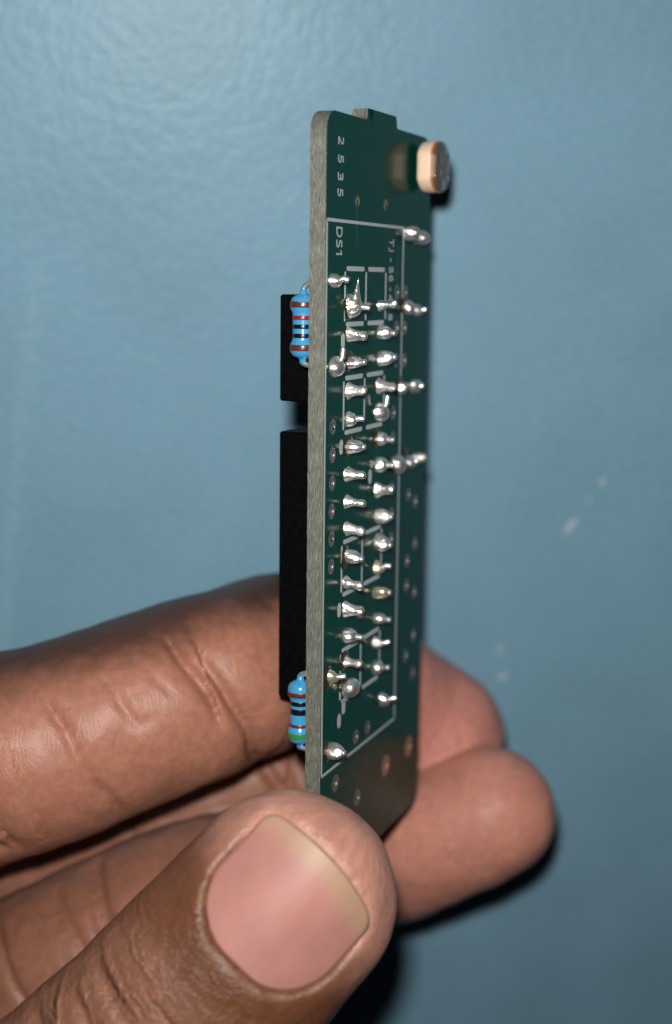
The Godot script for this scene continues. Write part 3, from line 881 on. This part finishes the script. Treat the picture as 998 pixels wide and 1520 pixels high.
func hand() -> void:
	var t0 := Time.get_ticks_msec()
	prepare_hand()
	skin_textures()
	var o := thing("hand", "brown-skinned hand pinching the circuit board, thumbnail towards us", "hand", Transform3D())
	var lo := Vector3(-86, -112, -186); var hi := Vector3(28, 0, -100)
	var cs := 0.38
	var nx := int((hi.x - lo.x) / cs) + 1; var ny := int((hi.y - lo.y) / cs) + 1; var nz := int((hi.z - lo.z) / cs) + 1
	var g := PackedFloat32Array(); g.resize(nx * ny * nz); g.fill(1e9)
	var cells := PackedInt32Array()
	# coarse blocks, then blocks of two cells, then corners where the skin passes
	var bs := 8
	var lim := bs * cs * 0.87 + 2.0
	var every := near.duplicate()
	var lists := []
	var cell_list := PackedInt32Array()
	for bz in range(0, nz - 1, bs):
		for by in range(0, ny - 1, bs):
			for bx in range(0, nx - 1, bs):
				near = every
				var mid := lo + Vector3(bx + 4, by + 4, bz + 4) * cs
				if absf(skin_at(mid, false)) > lim: continue
				near = PackedInt32Array()
				for i in every:
					var q := mid - seg_a[i]
					q -= seg_d[i] * clampf(q.dot(seg_d[i]) * seg_il[i], 0.0, 1.0)
					if q.length() - maxf(seg_r[i].x, seg_r[i].y) < lim * 1.35 + (8.0 if seg_c[i] == 4 else 2.0): near.append(i)
				lists.append(near)
				for z in range(bz, mini(bz + bs, nz - 2), 2):
					for y in range(by, mini(by + bs, ny - 2), 2):
						for x in range(bx, mini(bx + bs, nx - 2), 2):
							if absf(skin_at(lo + Vector3(x + 1, y + 1, z + 1) * cs, false)) > 2.0 * cs * 0.87 + 1.35: continue
							for dz in 2:
								for dy in 2:
									for dx in 2:
										cells.append(((z + dz) * ny + y + dy) * nx + x + dx); cell_list.append(lists.size() - 1)
	var row := nx; var slab := nx * ny
	var offs := PackedInt32Array([0, 1, row, row + 1, slab, slab + 1, slab + row, slab + row + 1])
	for n in cells.size():
		var c := cells[n]
		near = lists[cell_list[n]]
		for k in offs:
			if g[c + k] > 1e8:
				var id := c + k
				g[id] = skin_at(lo + Vector3(id % nx, (id / nx) % ny, id / slab) * cs, true)
	var at := {}
	var v := PackedVector3Array(); var uv := PackedVector2Array(); var col := PackedColorArray(); var chain := PackedInt32Array()
	var crn := [Vector3(0, 0, 0), Vector3(1, 0, 0), Vector3(0, 1, 0), Vector3(1, 1, 0), Vector3(0, 0, 1), Vector3(1, 0, 1), Vector3(0, 1, 1), Vector3(1, 1, 1)]
	var edges := [[0, 1], [2, 3], [4, 5], [6, 7], [0, 2], [1, 3], [4, 6], [5, 7], [0, 4], [1, 5], [2, 6], [3, 7]]
	for n in cells.size():
		var c := cells[n]
		var neg := 0
		for k in 8: neg += 1 if g[c + offs[k]] < 0.0 else 0
		if neg == 0 or neg == 8: continue
		var sum := Vector3.ZERO; var cnt := 0
		for e in edges:
			var d0 := g[c + offs[e[0]]]; var d1 := g[c + offs[e[1]]]
			if (d0 < 0.0) != (d1 < 0.0):
				sum += crn[e[0]].lerp(crn[e[1]], d0 / (d0 - d1)); cnt += 1
		var p := lo + (Vector3(c % nx, (c / nx) % ny, c / slab) + sum / cnt) * cs
		at[c] = v.size()
		near = lists[cell_list[n]]
		skin_at(p, true)
		v.append(p); chain.append(1 if hit_chain == 3 else 0)
		uv.append(Vector2((hit_along - 28.0) / 64.0, 0.5 + hit_angle * 9.0 / 40.0) if hit_chain == 3 else Vector2(hit_along, hit_angle * 9.0) / 24.0)
		col.append(pigment_and_shade(p))
	var nrm := PackedVector3Array(); nrm.resize(v.size())
	var idx := [PackedInt32Array(), PackedInt32Array()]
	var axes := [[1, row, slab], [row, slab, 1], [slab, 1, row]]
	for c in at:
		for ax in axes:
			var d0 := g[c]; var d1 := g[c + ax[0]]
			if (d0 < 0.0) == (d1 < 0.0): continue
			var q := [c, c - ax[1], c - ax[1] - ax[2], c - ax[2]]
			if not (at.has(q[1]) and at.has(q[2]) and at.has(q[3])): continue
			var a: int = at[q[0]]; var b: int = at[q[1]]; var e: int = at[q[2]]; var f: int = at[q[3]]
			if d0 > 0.0:
				var s := b; b = f; f = s
			var n1 := (v[e] - v[a]).cross(v[b] - v[a]); var n2 := (v[f] - v[a]).cross(v[e] - v[a])
			nrm[a] += n1 + n2; nrm[b] += n1; nrm[e] += n1 + n2; nrm[f] += n2
			idx[chain[a]].append_array([a, b, e, a, e, f])
	for i in v.size():
		nrm[i] = nrm[i].normalized(); v[i] *= MM
	var mesh := ArrayMesh.new()
	for k in 2:
		var arr := []; arr.resize(Mesh.ARRAY_MAX)
		arr[Mesh.ARRAY_VERTEX] = v; arr[Mesh.ARRAY_NORMAL] = nrm; arr[Mesh.ARRAY_TEX_UV] = uv; arr[Mesh.ARRAY_COLOR] = col; arr[Mesh.ARRAY_INDEX] = idx[k]
		mesh.add_surface_from_arrays(Mesh.PRIMITIVE_TRIANGLES, arr)
	var sk := MeshInstance3D.new(); sk.name = "skin"; sk.mesh = mesh
	sk.set_surface_override_material(0, mat.palm_skin); sk.set_surface_override_material(1, mat.dorsal_skin)
	o.add_child(sk)
	print("hand: %d vertices, %d cells, %d ms" % [v.size(), cells.size(), Time.get_ticks_msec() - t0])
	thumbnail(o)

func thumbnail(o: Node3D) -> void:
	# a curved plate: rings shrinking from the outline to the middle, outer ring turned down
	var mb := MB.new(); mb.use_col = true
	var pink := Color(0.37, 0.170, 0.148); var beige := Color(0.37, 0.225, 0.155)
	var rings := 22; var seg := 96
	var centre := Vector2(-0.5, 0.1)
	var outl := []
	for k in seg:
		var d := Vector2.from_angle(TAU * k / seg)
		var a := 0.0; var b := 14.0
		for it in 24:
			var m := (a + b) / 2
			if nail_edge(centre.x + d.x * m, centre.y + d.y * m) < 0.05: a = m
			else: b = m
		outl.append(d * a)
	var rows := []
	var flat := []
	for r in rings + 2:
		var row := []; var fl := []
		var k := 1.0 - maxf(r - 1, 0) / float(rings)
		for q in outl:
			var s: float = centre.x + q.x * k; var a: float = centre.y + q.y * k
			var n := 7.08 - 0.028 * a - 0.0045 * a * a - s * s / 17.5 + 0.006 * sin(s * 2.6 + 0.4) + 0.004 * sin(s * 6.1)
			if r == 0: n -= 0.55
			row.append(tip + tip_s * s + tip_a * a + tip_n * n); fl.append(Vector2(s, a))
		rows.append(row); flat.append(fl)
	mb.grid(rows)
	var i := 0
	for fl in flat:
		for q in fl:
			# the free edge is a pale band that follows the tip of the nail bed
			var line: float = 4.15 - 0.022 * pow(q.x + 1.5, 2.0) - 0.10 * q.x + lump.get_noise_2d(q.x * 6.0, 3.0) * 0.5
			var c := pink.lerp(beige, sstep(-1.2, 0.7, q.y - line))
			var v := 1.0 + 0.10 * lump.get_noise_2d(q.x * 2.0, q.y * 1.2)
			mb.col[i] = Color(c.r * v, c.g * v, c.b * v); i += 1
	var m := make("nail", Color.WHITE, 0.43, 0.0, 0.4)
	m.vertex_color_use_as_albedo = true
	m.subsurf_scatter_enabled = true; m.subsurf_scatter_strength = 0.06
	part("thumbnail", mb.mesh(), m, o)
